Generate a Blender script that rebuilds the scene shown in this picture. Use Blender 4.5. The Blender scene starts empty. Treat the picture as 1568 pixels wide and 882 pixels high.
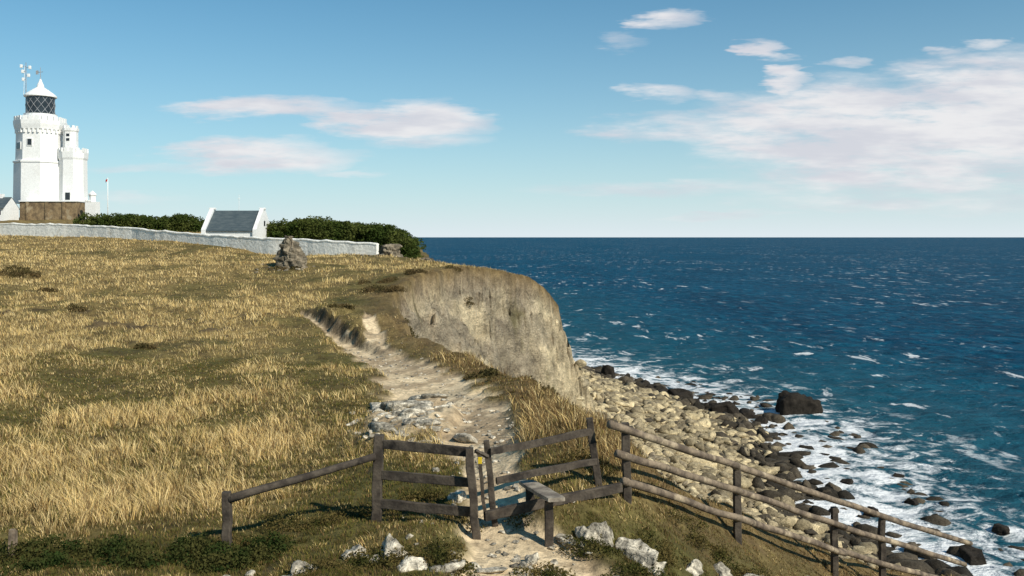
import bpy, math, numpy as np
from mathutils import Vector
rng=np.random.default_rng(7)
ZC=25.0; F=1400.0
sc=bpy.context.scene
# ---------------------------------------------------------------- helpers
def S(u,v,y):
    "survey point: bearing/declination read at the eye point, y = distance north in metres"
    return np.array([(u-784.0)/F*y, y, ZC-(v-363.0)/F*y])
PERM=rng.permutation(4096).astype(np.int64)
RV=rng.random(4096)
def h3(i,j,k):
    return RV[PERM[(PERM[(PERM[i&4095]+j)&4095]+k)&4095]]
def vn(x,y,z=0.0):
    x=np.asarray(x,float);y=np.asarray(y,float);z=np.asarray(z,float)+0*x
    i=np.floor(x).astype(np.int64);j=np.floor(y).astype(np.int64);k=np.floor(z).astype(np.int64)
    fx=x-i;fy=y-j;fz=z-k
    fx=fx*fx*(3-2*fx);fy=fy*fy*(3-2*fy);fz=fz*fz*(3-2*fz)
    def L(a,b,t):return a+(b-a)*t
    return L(L(L(h3(i,j,k),h3(i+1,j,k),fx),L(h3(i,j+1,k),h3(i+1,j+1,k),fx),fy),
             L(L(h3(i,j,k+1),h3(i+1,j,k+1),fx),L(h3(i,j+1,k+1),h3(i+1,j+1,k+1),fx),fy),fz)
def fbm(x,y,z=0.0,o=4):
    s=0;a=.5;t=0
    for n in range(o):
        s=s+a*vn(x*2**n+17.3*n,y*2**n+5.1*n,np.asarray(z)*2**n+9.7*n);t+=a;a*=.5
    return s/t-.5
def ss(a,b,x):
    t=np.clip((x-a)/(b-a),0,1);return t*t*(3-2*t)
def mixc(a,b,t):
    a=np.asarray(a,float);b=np.asarray(b,float);t=np.asarray(t)[...,None];return a*(1-t)+b*t
def np_mesh(name,V,Fc,mat,col=None,smooth=False,parent=None,attrs=None):
    V=np.asarray(V,np.float32);Fc=np.asarray(Fc,np.int32)
    me=bpy.data.meshes.new(name)
    me.vertices.add(len(V));me.vertices.foreach_set("co",V.ravel())
    n,k=Fc.shape
    me.loops.add(n*k);me.loops.foreach_set("vertex_index",Fc.ravel())
    me.polygons.add(n);me.polygons.foreach_set("loop_start",np.arange(0,n*k,k,dtype=np.int32))
    if smooth: me.polygons.foreach_set("use_smooth",np.ones(n,bool))
    me.update(calc_edges=True)
    if col is not None:
        c=np.ones((len(V),4),np.float32);c[:,:3]=col
        a=me.color_attributes.new("Col",'FLOAT_COLOR','POINT');a.data.foreach_set("color",c.ravel())
    for kx,vv in (attrs or {}).items():
        a=me.attributes.new(kx,'FLOAT','POINT');a.data.foreach_set("value",np.asarray(vv,np.float32).ravel())
    me.materials.append(mat)
    ob=bpy.data.objects.new(name,me);sc.collection.objects.link(ob)
    if parent:ob.parent=parent
    return ob
def py_mesh(name,V,Fc,mat,parent=None,smooth=False):
    me=bpy.data.meshes.new(name);me.from_pydata([tuple(map(float,v)) for v in V],[],[tuple(f) for f in Fc]);me.update()
    if smooth:
        for p in me.polygons:p.use_smooth=True
    me.materials.append(mat);ob=bpy.data.objects.new(name,me);sc.collection.objects.link(ob)
    if parent:ob.parent=parent
    return ob
def empty(name):
    e=bpy.data.objects.new(name,None);sc.collection.objects.link(e);return e
class NT:
    def __init__(s,nt):s.t=nt
    def n(s,ty,**kw):
        nd=s.t.nodes.new(ty)
        for k,v in kw.items():setattr(nd,k,v)
        return nd
    def l(s,a,b):s.t.links.new(a,b)
    def m(s,op,a,b=None,c=None,clamp=False):
        nd=s.n('ShaderNodeMath',operation=op);nd.use_clamp=clamp
        for i,x in enumerate((a,b,c)):
            if x is None:continue
            if isinstance(x,(int,float)):nd.inputs[i].default_value=x
            else:s.l(x,nd.inputs[i])
        return nd.outputs[0]
    def noise(s,vec,scale,detail=4,rough=.55,out=0,dist=0.0):
        nd=s.n('ShaderNodeTexNoise');nd.inputs['Scale'].default_value=scale;nd.inputs['Detail'].default_value=detail
        nd.inputs['Roughness'].default_value=rough;nd.inputs['Distortion'].default_value=dist
        s.l(vec,nd.inputs['Vector']);return nd.outputs[out]
    def mr(s,v,a,b,c=0.0,d=1.0,smooth=True):
        nd=s.n('ShaderNodeMapRange');nd.interpolation_type='SMOOTHSTEP' if smooth else 'LINEAR'
        s.l(v,nd.inputs[0]);
        for i,x in enumerate((a,b,c,d)):nd.inputs[i+1].default_value=x
        return nd.outputs[0]
    def mix(s,f,a,b,blend='MIX'):
        nd=s.n('ShaderNodeMix',data_type='RGBA',blend_type=blend)
        for sock,x in ((nd.inputs[0],f),(nd.inputs[6],a),(nd.inputs[7],b)):
            if isinstance(x,(int,float)):sock.default_value=x
            elif isinstance(x,tuple):sock.default_value=(*x,1)
            else:s.l(x,sock)
        return nd.outputs[2]
    def map(s,vec,scale,rot=(0,0,0)):
        nd=s.n('ShaderNodeMapping');nd.inputs['Scale'].default_value=scale;nd.inputs['Rotation'].default_value=rot;s.l(vec,nd.inputs[0]);return nd.outputs[0]
    def scale(s,c,g):
        vm=s.n('ShaderNodeVectorMath',operation='SCALE');s.l(c,vm.inputs[0])
        if isinstance(g,(int,float)):vm.inputs['Scale'].default_value=g
        else:s.l(g,vm.inputs['Scale'])
        return vm.outputs[0]
def newmat(name):
    m=bpy.data.materials.new(name);m.use_nodes=True
    t=NT(m.node_tree);b=m.node_tree.nodes['Principled BSDF'];b.inputs['Roughness'].default_value=.9
    b.inputs['Specular IOR Level'].default_value=.2
    return m,t,b
def surf(name,c1,c2,scale=3,bump=.3,bscale=20,rough=.9,stretch=(1,1,1),lo=.35,hi=.65,dist=.02,c3=None,spec=.2):
    m,t,b=newmat(name);tc=t.n('ShaderNodeTexCoord').outputs['Object'];v=t.map(tc,stretch)
    f=t.mr(t.noise(v,scale,5,.6),lo,hi);c=t.mix(f,c1,c2)
    if c3: c=t.mix(t.mr(t.noise(v,scale*.37,4,.65),.55,.68),c,c3)
    g=t.mr(t.noise(v,bscale,3,.6),.2,.8,.75,1.2,False)
    t.l(t.scale(c,g),b.inputs['Base Color'])
    bp=t.n('ShaderNodeBump');bp.inputs['Strength'].default_value=bump;bp.inputs['Distance'].default_value=dist
    t.l(t.noise(v,bscale,4,.6),bp.inputs['Height']);t.l(bp.outputs[0],b.inputs['Normal'])
    b.inputs['Roughness'].default_value=rough;b.inputs['Specular IOR Level'].default_value=spec
    return m
def vcolmat(name,scales=(1.5,12),amp=.35,bump=.4,bdist=.08,spec=.1,cliff=False):
    m,t,b=newmat(name);a=t.n('ShaderNodeAttribute',attribute_name='Col').outputs['Color']
    tc=t.n('ShaderNodeTexCoord').outputs['Object']
    n1=t.noise(tc,scales[0],5,.65);n2=t.noise(tc,scales[1],4,.65)
    g=t.m('MULTIPLY',t.mr(n1,.3,.7,1-amp,1+amp,False),t.mr(n2,.3,.7,1-amp,1+amp,False))
    h=t.m('ADD',n1,t.m('MULTIPLY',n2,.4))
    if cliff:
        cm=t.n('ShaderNodeAttribute',attribute_name='cliffm').outputs['Fac']
        bed=t.noise(t.map(tc,(.40,.40,1.1),(0.0,.6,0.0)),1.0,6,.72,dist=.9)
        lump=t.noise(tc,.55,7,.75,dist=.5)
        crevice_shade=t.mr(t.noise(tc,.9,5,.7,dist=.8),.31,.42,-.42,0)  # dark crevices painted into the cliff colour, no depth behind them
        g=t.m('MULTIPLY',g,t.m('ADD',1.0,t.m('MULTIPLY',cm,t.m('ADD',crevice_shade,t.m('ADD',t.mr(bed,.32,.62,-.22,.20,False),t.mr(lump,.35,.6,-.18,.18,False))))))
        h=t.m('ADD',h,t.m('MULTIPLY',cm,t.m('ADD',t.m('MULTIPLY',bed,5.0),t.m('MULTIPLY',lump,14.0))))
    t.l(t.scale(a,g),b.inputs['Base Color'])
    bp=t.n('ShaderNodeBump');bp.inputs['Strength'].default_value=bump;bp.inputs['Distance'].default_value=bdist
    t.l(h,bp.inputs['Height']);t.l(bp.outputs[0],b.inputs['Normal'])
    b.inputs['Specular IOR Level'].default_value=spec
    return m
def leafmat(name,trans=.3):
    m=bpy.data.materials.new(name);m.use_nodes=True;nt=m.node_tree;t=NT(nt)
    nt.nodes.remove(nt.nodes['Principled BSDF']);o=nt.nodes['Material Output']
    a=t.n('ShaderNodeAttribute',attribute_name='Col').outputs['Color']
    d=t.n('ShaderNodeBsdfDiffuse');tr=t.n('ShaderNodeBsdfTranslucent');mx=t.n('ShaderNodeMixShader');mx.inputs[0].default_value=trans
    t.l(a,d.inputs[0]);t.l(a,tr.inputs[0]);t.l(d.outputs[0],mx.inputs[1]);t.l(tr.outputs[0],mx.inputs[2]);t.l(mx.outputs[0],o.inputs[0])
    return m
# ---------------------------------------------------------------- materials
M_ground=vcolmat('ground_mat',(0.9,7),.35,.9,.14,cliff=True)
M_rock=vcolmat('rock_mat',(1.6,9),.5,1.0,.09)
M_grass=leafmat('grass_mat',.2)
M_leaf=leafmat('leaf_mat',.2)
M_white=surf('white_paint',(.80,.79,.76),(.72,.70,.66),.5,.15,6,.7,lo=.45,hi=.8)
M_wallw=surf('whitewashed_stone',(.82,.79,.71),(.62,.56,.46),.7,.7,3,.9,dist=.12,lo=.5,hi=.8)
M_brick=surf('brown_stone',(.28,.20,.11),(.14,.10,.06),1.2,.7,4,.9,dist=.1,c3=(.35,.28,.18))
M_slate=surf('slate',(.055,.075,.085),(.09,.11,.115),1.0,.5,9,.6,stretch=(1,3,3))
M_dark=surf('dark_glass',(.015,.018,.022),(.03,.035,.04),1,.0,5,.2,spec=.5)
M_metal=surf('grey_metal',(.35,.36,.37),(.22,.22,.23),2,.1,8,.5)
M_red=surf('flag_red',(.45,.04,.03),(.3,.03,.03),3,.1,8,.8)
M_yel=surf('yellow_plate',(.75,.55,.03),(.6,.42,.03),5,.1,20,.6)
M_wood=surf('weathered_wood',(.046,.036,.028),(.098,.078,.058),5,.9,25,.85,c3=(.022,.018,.015),dist=.012)
M_wood2=surf('bleached_wood',(.27,.205,.14),(.10,.075,.055),4,.9,22,.85,c3=(.42,.33,.22),dist=.012)
M_plank=surf('pale_plank',(.36,.31,.24),(.17,.14,.11),4,.6,25,.85,dist=.01)
# ---------------------------------------------------------------- terrain
CP=[(0,882,11.5),(0,860,12),(0,700,19),(0,550,32),(0,450,58),(0,400,80),(0,361,126),
(200,860,12),(200,700,19),(200,550,33),(200,450,60),(200,400,86),(200,366,117),
(347,842,13),(400,700,19.5),(400,600,27),(400,500,45),(400,430,68),(430,407,75),(420,391,101),
(578,795,13.8),(730,803,13.5),(600,700,18),(600,640,22.5),(650,600,27),(590,550,35),(500,500,46),(560,440,62),(600,410,80),(600,392,97),(660,405,98),
(700,545,34),(760,680,18.5),(750,600,25),(800,582,26.5),(870,627,20.5),(935,662,16.8),(920,745,14.6),(958,770,14.6),(830,812,13.3),
(1128,822,16.6),(1277,877,18.9),(1350,903,20.2),(1480,935,23),(1100,884,14.3),(950,882,12.3),(784,882,11.2),(600,882,11.2),(400,882,11.6),
(650,436,60),(690,411,75),(745,414,79),(815,432,84),(855,468,88.5),(640,387,130),(360,366,115),(500,377,118),(60,336,176),(140,338,172),(250,352,140)]
pts=[S(*c) for c in CP]
pts+=[np.array([x,y,ZC+z]) for x,y,z in [(8,12,-6.8),(12,15,-8.6),(14,22,-10.5),(3,6,-3.5),(-6,6,-3.4),(0,1.5,-1.9),(-3,2,-1.9),(-9,8,-3.9),(2,3,-2.3),(0,8,-3.55),(-100,250,3.5),(-30,250,-3),(-160,160,2.5),(-250,300,4),(-60,400,-2),(20,150,-8),(12,95,-13),(40,60,-12),(-25,30,-3.8),(-60,60,-2),(-20,13,-4.1)]]
pts=np.array(pts)
def wc(x,y):return np.stack([x/(y+12)*1.3,np.log(y+12)],-1)
Q=wc(pts[:,0],pts[:,1])
def Uf(r2):return np.where(r2>1e-12,.5*r2*np.log(np.maximum(r2,1e-12)),0)
n=len(Q);K=Uf(((Q[:,None]-Q[None])**2).sum(-1))+np.eye(n)*2e-4
A=np.zeros((n+3,n+3));A[:n,:n]=K;A[:n,n]=1;A[:n,n+1:]=Q;A[n,:n]=1;A[n+1:,:n]=Q.T
W=np.linalg.solve(A,np.r_[pts[:,2],0,0,0])
def H0(x,y):
    q=wc(x,y);r=np.full(x.shape,W[n])+W[n+1]*q[...,0]+W[n+2]*q[...,1]
    for i in range(n):r+=W[i]*Uf((q[...,0]-Q[i,0])**2+(q[...,1]-Q[i,1])**2)
    return r
EDGE=np.array([(26,-40),(24,0),(20,14),(15.5,23.5),(12.3,25.2),(8.5,21.9),(5,18.7),(2.7,16.5),(2.0,17.6),(1.4,21),(.5,27),(-1.9,35),(-4.8,42),(-6.9,50),(-7.4,58),(-6.6,65),(-5.2,72),(-1.8,77.5),(1.9,82.0),(4.2,88.0),(4.2,94.5),(-1.5,103),(-6.5,108),(-10,118),(-13,140),(-22,180),(-40,250),(-60,460)],float)
WATER=np.array([(60,-60),(50,20),(42,45),(33.5,62),(29.5,70),(28.5,82),(31,98),(33,118),(27,140),(17,165),(5,190),(-15,240),(-40,460)],float)
def sdist(P,x,y,arc=False):
    d=np.full(x.shape,1e9);AR=np.zeros(x.shape);acc=0
    for a,b in zip(P[:-1],P[1:]):
        e=b-a;t=np.clip(((x-a[0])*e[0]+(y-a[1])*e[1])/(e@e),0,1)
        q=(x-a[0]-t*e[0])**2+(y-a[1]-t*e[1])**2;L=math.sqrt(e@e)
        AR=np.where(q<d,acc+t*L,AR);acc+=L;d=np.minimum(d,q)
    d=np.sqrt(d)
    R=np.vstack([P,[(-900,460),(-900,-60)]]);ins=np.zeros(x.shape,bool)
    for i in range(len(R)):
        a=R[i];b=R[(i+1)%len(R)]
        if a[1]==b[1]:continue
        c=((a[1]>y)!=(b[1]>y))&(x<(b[0]-a[0])*(y-a[1])/(b[1]-a[1])+a[0]);ins^=c
    d=np.where(ins,-d,d)
    return (d,AR) if arc else d
PATH=[(820,11.6),(775,13),(755,15.5),(750,18),(737,20.5),(695,24),(655,28),(630,32),(585,36),(535,40),(495,46),(462,50)]
PW=[1.1,.7,.45,.6,.85,1.1,1.35,1.15,.9,.38,.25,.15]
PX=np.array([((u-784)/F*y,y) for u,y in PATH])
SP=np.array([((u-784)/F*y,y) for u,y in ((600,34),(575,39),(566,44),(562,47))])
def pathm(x,y,PX=PX,PW=PW,side=False):
    best=np.full(x.shape,9.0);sd=np.zeros(x.shape)
    for i in range(len(PX)-1):
        a,b=PX[i],PX[i+1];e=b-a;t=np.clip(((x-a[0])*e[0]+(y-a[1])*e[1])/(e@e),0,1)
        r=np.sqrt((x-a[0]-t*e[0])**2+(y-a[1]-t*e[1])**2)
        d=r/(PW[i]*(1-t)+PW[i+1]*t)
        cr=(x-a[0])*e[1]-(y-a[1])*e[0]
        sd=np.where(d<best,np.sign(cr)*r,sd)
        best=np.minimum(best,d)
    return (best,sd) if side else best
NC,NR=1100,900
T0,T1=-1.3,1.3;L0,L1=math.log(1.5),math.log(455)
tx=np.linspace(T0,T1,NC);ly=np.linspace(L0,L1,NR)
TX,LY=np.meshgrid(tx,ly);Y=np.exp(LY);X=TX*Y
H=H0(X,Y)
far=ss(25,62,Y)
d0,arc=sdist(EDGE,X,Y,True)
dc=np.clip(d0,0,30)
rid=1-np.abs(fbm(arc/7.0+fbm(X/5,Y/5,2,3)*1.8,dc/14,5,4))*4
rid2=np.abs(fbm(arc/2.2+fbm(X/2,Y/2,6,3)*1.8,dc/5,8,4))*2
D=d0+fbm(X/7,Y/7,0,4)*(.5+2.0*far)+fbm(X/1.6,Y/1.6,3,4)*(.35+.9*far)
D=D+far*ss(0.0,3,d0)*((rid-.35)*1.6+(rid2-.2)*1.8)
s=-sdist(WATER,X,Y)+fbm(X/9,Y/9,7,4)*6
pm,psd=pathm(X,Y,side=True);pm2=pathm(X,Y,SP,[.6,.5,.3,.1])
pm=np.minimum(pm,pm2)+fbm(X*1.6,Y*1.6,5,4)*1.3
oc=np.exp(-(((X+2.45)/1.25)**2+((Y-21.8)/2.7)**2))+fbm(X/.8,Y/.8,61,3)*.5
pmask=np.maximum(1-ss(.8,1.25,pm),ss(.35,.6,oc)*.95)
H=H+fbm(X/6,Y/6,1,4)*.7*ss(14,30,Y)+fbm(X/1.1,Y/1.1,2,4)*.26*(1-pmask)+fbm(X/.25,Y/.25,4,2)*.04
H-=pmask*.12
H+=ss(.25,.6,oc)*(.26+.5*fbm(X/.7,Y/.7,62,4))
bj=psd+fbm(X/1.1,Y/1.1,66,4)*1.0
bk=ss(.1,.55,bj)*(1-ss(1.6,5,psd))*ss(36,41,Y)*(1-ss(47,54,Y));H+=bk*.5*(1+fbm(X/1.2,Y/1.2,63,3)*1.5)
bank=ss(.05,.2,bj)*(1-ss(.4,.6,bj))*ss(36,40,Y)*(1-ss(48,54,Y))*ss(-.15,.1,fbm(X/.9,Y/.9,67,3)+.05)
slope=1.15+.80*far
dd=np.maximum(D,0)
drop=slope*dd*(1+.35*fbm(X/4,Y/4,9,3))+far*1.2*ss(0,.35,D)
Z1=H-drop
Bz=np.where(s>0,.19*s,.10*s)+fbm(X/2.2,Y/2.2,11,4)*1.4*ss(-6,3,s)
Z=np.maximum(Z1,np.clip(Bz,-6,30))
step=1.7;q=(Z+.30*Y-.55*X)/step+fbm(X/6,Y/6,13,4)*2.8;fr=q-np.floor(q)
cl=ss(.1,.8,D)*(Z1>Bz)
stepamt=ss(-.05,.14,fbm(X/5,Y/5,Z/5+3,3))
Z=Z+cl*far*stepamt*(ss(.3,.8,fr)-fr)*step*.8+cl*far*(fbm(X/2.4,Y/2.4,Z/2.4,5)*3.6+fbm(X/.7,Y/.7,Z/.7,3)*1.1)
isbeach=(Z1<=Bz)
def dryness(X,Y):
    t=X/Y
    n1=fbm(X/7,Y/12,21,4);n2=fbm(X/1.8,Y/2.6,22,4)
    base=.72-ss(-.32,-.16,t)*.30+ss(-.03,.05,t)*.24-ss(.12,.25,t)*.3
    base=base-(1-ss(12,15.5,Y))*.36
    base=base+ss(58,75,Y)*.2
    return np.clip(base+n1*1.5+n2*1.8,0,1)
n2=fbm(X/2.2,Y/3,22,4);n3=fbm(X/.5,Y/.5,23,3)
dry=dryness(X,Y)
col=mixc((.085,.075,.025),(.22,.155,.06),dry)
col=mixc(col,(.06,.042,.022),ss(.0,.25,n3)*.6)
brownz=ss(-2.5,-.3,d0)*(1-ss(120,140,Y))
col=mixc(col,(.16,.105,.05),brownz*.6)
pc=mixc((.62,.48,.30),(.38,.28,.17),ss(-.12,.16,n3+n2))
col=mixc(col,pc,pmask)
col=mixc(col,(.07,.05,.03),bank*.8)  # shadowed face of the bank painted dark into the ground colour
cliffm=ss(.0,.3,D+.2*n3)*(~isbeach)*(.15+.85*far)
cc=mixc((.66,.53,.335),(.38,.31,.215),ss(-.10,.12,fbm(X/3.5,Y/3.5,Z/1.6,5)))
cc=mixc(cc,(.72,.565,.335),ss(1,7,X-(Y-85)*.1)*.75*ss(60,75,Y))  # sunlit right flank of the headland painted paler
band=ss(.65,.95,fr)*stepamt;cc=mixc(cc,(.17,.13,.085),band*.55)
cc=mixc(cc,(.20,.155,.105),ss(.7,1.0,rid)*.35)  # shade in the gully recesses painted into the rock colour
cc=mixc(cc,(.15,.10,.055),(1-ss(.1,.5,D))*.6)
cc=mixc(cc,(.13,.11,.045),ss(.15,.22,fbm(X/3,Y/3,Z/3+40,4))*.75)
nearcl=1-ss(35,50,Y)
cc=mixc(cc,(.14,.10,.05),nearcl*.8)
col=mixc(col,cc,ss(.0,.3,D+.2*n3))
bc=mixc((.36,.285,.17),(.16,.13,.085),ss(-.15,.15,n2+n3*.6))
bc=mixc(bc,(.045,.038,.028),1-ss(.3,2.2,Z))
col=mixc(col,bc,isbeach*1.0)
idx=np.arange(NR*NC).reshape(NR,NC)
Fc=np.stack([idx[:-1,:-1],idx[:-1,1:],idx[1:,1:],idx[1:,:-1]],-1).reshape(-1,4)
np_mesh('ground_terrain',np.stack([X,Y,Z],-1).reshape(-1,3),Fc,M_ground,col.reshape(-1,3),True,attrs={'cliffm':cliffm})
def samp(G,x,y):
    i=np.clip((np.log(np.maximum(y,1.51))-L0)/(L1-L0)*(NR-1),0,NR-1.001);j=np.clip((x/np.maximum(y,.1)-T0)/(T1-T0)*(NC-1),0,NC-1.001)
    a=i.astype(int);b=j.astype(int);f=i-a;g=j-b
    return (G[a,b]*(1-f)*(1-g)+G[a+1,b]*f*(1-g)+G[a,b+1]*(1-f)*g+G[a+1,b+1]*f*g)
def gz(x,y):return float(samp(Z,np.array([float(x)]),np.array([float(y)]))[0])
# ---------------------------------------------------------------- sea
NC2,NR2=620,700
tx2=np.linspace(-1.6,2.0,NC2);ly2=np.linspace(math.log(14),math.log(90000),NR2)
A2,B2=np.meshgrid(tx2,ly2);Y2=np.exp(B2);X2=A2*Y2
sh=sdist(WATER,X2,np.minimum(Y2,455))
sh=np.where(Y2>455,np.maximum(sh,0)+Y2-455+30,sh)
amp=(1-ss(180,420,Y2))
Zs=(fbm(X2/7,Y2/5,31,4)*1.0+fbm(X2/2,Y2/1.6,33,2)*.3)*amp
i2=np.arange(NR2*NC2).reshape(NR2,NC2)
F2=np.stack([i2[:-1,:-1],i2[:-1,1:],i2[1:,1:],i2[1:,:-1]],-1).reshape(-1,4)
m,t,b=newmat('sea_water')
geo=t.n('ShaderNodeTexCoord').outputs['Object']
shn=t.n('ShaderNodeAttribute',attribute_name='shore').outputs['Fac']
N1=t.noise(geo,.33,6,.7,dist=.6);N2=t.noise(geo,.07,4,.55);N3=t.noise(t.map(geo,(.16,.055,1)),1.0,5,.66,dist=.4);N4=t.noise(geo,.006,3,.5)
nearf=t.mr(shn,-2,26,1,0,False)
f1=t.mr(t.m('ADD',N1,t.m('MULTIPLY',nearf,.31)),.60,.78)
ph=t.m('SINE',t.m('MULTIPLY',t.m('ADD',shn,t.m('MULTIPLY',N2,26)),.55))
ln=t.m('MULTIPLY',t.mr(ph,.62,.95),t.m('MULTIPLY',t.mr(N2,.46,.56),t.mr(shn,6,34,1,0,False)))
ln=t.m('MULTIPLY',ln,t.mr(N1,.42,.58))
caps=t.m('MULTIPLY',t.mr(N3,.59,.67),t.mr(N4,.43,.54))
foam=t.m('MAXIMUM',t.m('MAXIMUM',f1,ln),t.m('MULTIPLY',caps,.75),clamp=True)
deep=t.mix(t.mr(t.noise(t.map(geo,(.03,.010,1)),1,5,.6),.3,.7),(.0008,.034,.072),(.0015,.060,.115))
deep=t.mix(t.mr(t.noise(t.map(geo,(.22,.10,1)),1,5,.65),.42,.74),deep,(.006,.10,.165))
deep=t.mix(t.mr(t.noise(t.map(geo,(.30,.14,1)),1,4,.65),.50,.68),deep,(.0005,.022,.050))
shal=t.mix(t.mr(shn,5,90,.85,0,False),deep,(.018,.092,.122))
t.l(t.mix(foam,shal,(.80,.80,.79)),b.inputs['Base Color'])
t.l(t.mr(foam,0,1,.5,.9,False),b.inputs['Roughness']);b.inputs['Specular IOR Level'].default_value=.02
bp=t.n('ShaderNodeBump');bp.inputs['Strength'].default_value=1.0;bp.inputs['Distance'].default_value=1.2
hh=t.m('ADD',t.noise(t.map(geo,(.35,.6,1)),1,6,.62),t.m('MULTIPLY',t.noise(t.map(geo,(.04,.08,1)),1,2,.5),2.5))
t.l(hh,bp.inputs['Height']);t.l(bp.outputs[0],b.inputs['Normal'])
np_mesh('sea',np.stack([X2,Y2,Zs],-1).reshape(-1,3),F2,m,None,True,attrs={'shore':sh})
# ---------------------------------------------------------------- grass
def blades(x,y,z,h,w,c,bend,la):
    n=len(x);a=rng.random(n)*2*np.pi;dx=np.cos(a)*w/2;dy=np.sin(a)*w/2
    lx=np.cos(la)*bend*h-.2*h;lyy=np.sin(la)*bend*h
    p=np.zeros((n,5,3))
    p[:,0]=np.stack([x-dx,y-dy,z-.02],-1);p[:,1]=np.stack([x+dx,y+dy,z-.02],-1)
    p[:,2]=np.stack([x-dx*.75+lx*.35,y-dy*.75+lyy*.35,z+h*.6],-1);p[:,3]=np.stack([x+dx*.75+lx*.35,y+dy*.75+lyy*.35,z+h*.6],-1)
    p[:,4]=np.stack([x+lx,y+lyy,z+h],-1)
    k=np.arange(n)[:,None]*5
    f=np.concatenate([k+[0,1,3],k+[0,3,2],k+[2,3,4]],1).reshape(-1,3)
    return p.reshape(-1,3),f,np.repeat(c,5,0)
def grass(name,N,y0,y1,far_):
    t=rng.uniform(-.75,.62,N);l=rng.uniform(math.log(y0),math.log(y1),N)
    y=np.exp(l);x=t*y
    cs=.30 if not far_ else .75
    gxf=x/cs+rng.normal(0,.2,N);gyf=y/cs+rng.normal(0,.2,N)
    gx=np.round(gxf);gy=np.round(gyf);gi=gx.astype(int)&4095;gj=gy.astype(int)&4095
    ch=h3(gi,gj,5)
    pull=.5*h3(gi,gj,9)
    ox=(h3(gi,gj,11)-.5)*cs*.9;oy=(h3(gi,gj,12)-.5)*cs*.9
    rx_=gx*cs+ox-x;ry_=gy*cs+oy-y
    la=np.arctan2(-ry_,-rx_)+rng.normal(0,.8,N)
    x=x+rx_*pull;y=y+ry_*pull
    dE=samp(D,x,y);pmk=samp(pm,x,y);bch=samp(isbeach.astype(float),x,y)
    dr=dryness(x,y);dr=np.clip(dr+(h3(gi,gj,14)-.5)*.5,0,1)
    ocv=samp(oc,x,y);bnk=samp(bank,x,y)
    bare=np.exp(-(((x-.7)/.9)**2+((y-12.6)/.8)**2))
    lim=np.where(y<35,.5+rng.random(N)*.6,-.1-rng.random(N)*.3)
    keep=(dE<lim)&(pmk>1.0+rng.random(N)*.5)&(bch<.1)&(ocv<.3+rng.random(N)*.3)&(bare<.3+.4*rng.random(N))&(bnk<.6)
    keep&=(fbm(x/.7,y/.7,51,3)+.25+.35*rng.random(N)>.10)
    x,y,dr,ch,dE,la=x[keep],y[keep],dr[keep],ch[keep],dE[keep],la[keep];n=len(x)
    z=samp(Z,x,y)
    tall=ss(.35,.9,dr)*(.22+1.0*ch**1.3)
    h=(.05+.29*tall*rng.uniform(.35,1.25,n))
    h*=np.where(x/y>.18,.6,1.0)*np.where((y>40)&(dE>-2.5),.5,1)
    w=.005+.006*rng.random(n)
    if far_: w=w*np.clip(y/19,1,5);h*=.8
    else: w*=np.clip(y/13,1,2)
    straw=mixc((.58,.40,.14),(.84,.65,.33),rng.random(n))
    green=mixc((.19,.16,.042),(.085,.088,.024),rng.random(n))
    br=mixc((.28,.175,.075),(.12,.08,.038),rng.random(n))
    r=rng.random(n)
    c=mixc(green,straw,(r<dr*1.15-.10).astype(float)*1.0)
    c=mixc(c,br,((rng.random(n)<.30)).astype(float))
    edgeb=(rng.random(n)<.6*ss(-3,-.5,dE)).astype(float);c=mixc(c,br,edgeb)
    c=c*(.64+.62*ch)[:,None]
    V,f,cc=blades(x,y,z,h,w,c,.6,la)
    np_mesh(name,V,f,M_grass,cc)
grass('meadow_grass',520000,7.5,34,False)
grass('meadow_grass.001',360000,30,135,True)
# ---------------------------------------------------------------- leaves
def leafmass(name,blobs,N,size,cols,mat=M_leaf,parent=None,shell=.45):
    B=np.array(blobs,float);vol=B[:,3]*B[:,4]+B[:,3]*B[:,5]+B[:,4]*B[:,5];k=rng.choice(len(B),N,p=vol/vol.sum());b=B[k]
    d=rng.normal(size=(N,3));d[:,2]=np.abs(d[:,2])*1.0-.15;d/=np.linalg.norm(d,axis=1)[:,None]
    r=1-shell*rng.random(N)**1.6
    lump=1+.7*fbm(d[:,0]*2.5+k*3.1,d[:,1]*2.5,d[:,2]*2.5+k,3)
    p=b[:,:3]+d*b[:,3:6]*(r*lump)[:,None]
    gap=fbm(p[:,0]/(size*6),p[:,1]/(size*6),p[:,2]/(size*6),3)
    p=p[gap>-.12];k=k[gap>-.12];n=len(p)
    a=rng.normal(size=(n,3));a/=np.linalg.norm(a,axis=1)[:,None];c=rng.normal(size=(n,3));c=np.cross(a,c);c/=np.linalg.norm(c,axis=1)[:,None]
    sz=size*rng.uniform(.5,1.3,n)[:,None]
    V=np.stack([p-a*sz,p+c*sz*.5,p+a*sz,p-c*sz*.5],1).reshape(-1,3)
    f=(np.arange(n)[:,None]*4+[0,1,2,3])
    cl=mixc(cols[0],cols[1],rng.random(n));tone=ss(-.2,.2,fbm(p[:,0]/(size*12),p[:,1]/(size*12),p[:,2]/(size*12)+7,3));cl=mixc(cl,cols[2],tone*.7)
    return np_mesh(name,V,f,mat,np.repeat(cl,4,0),parent=parent)
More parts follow.
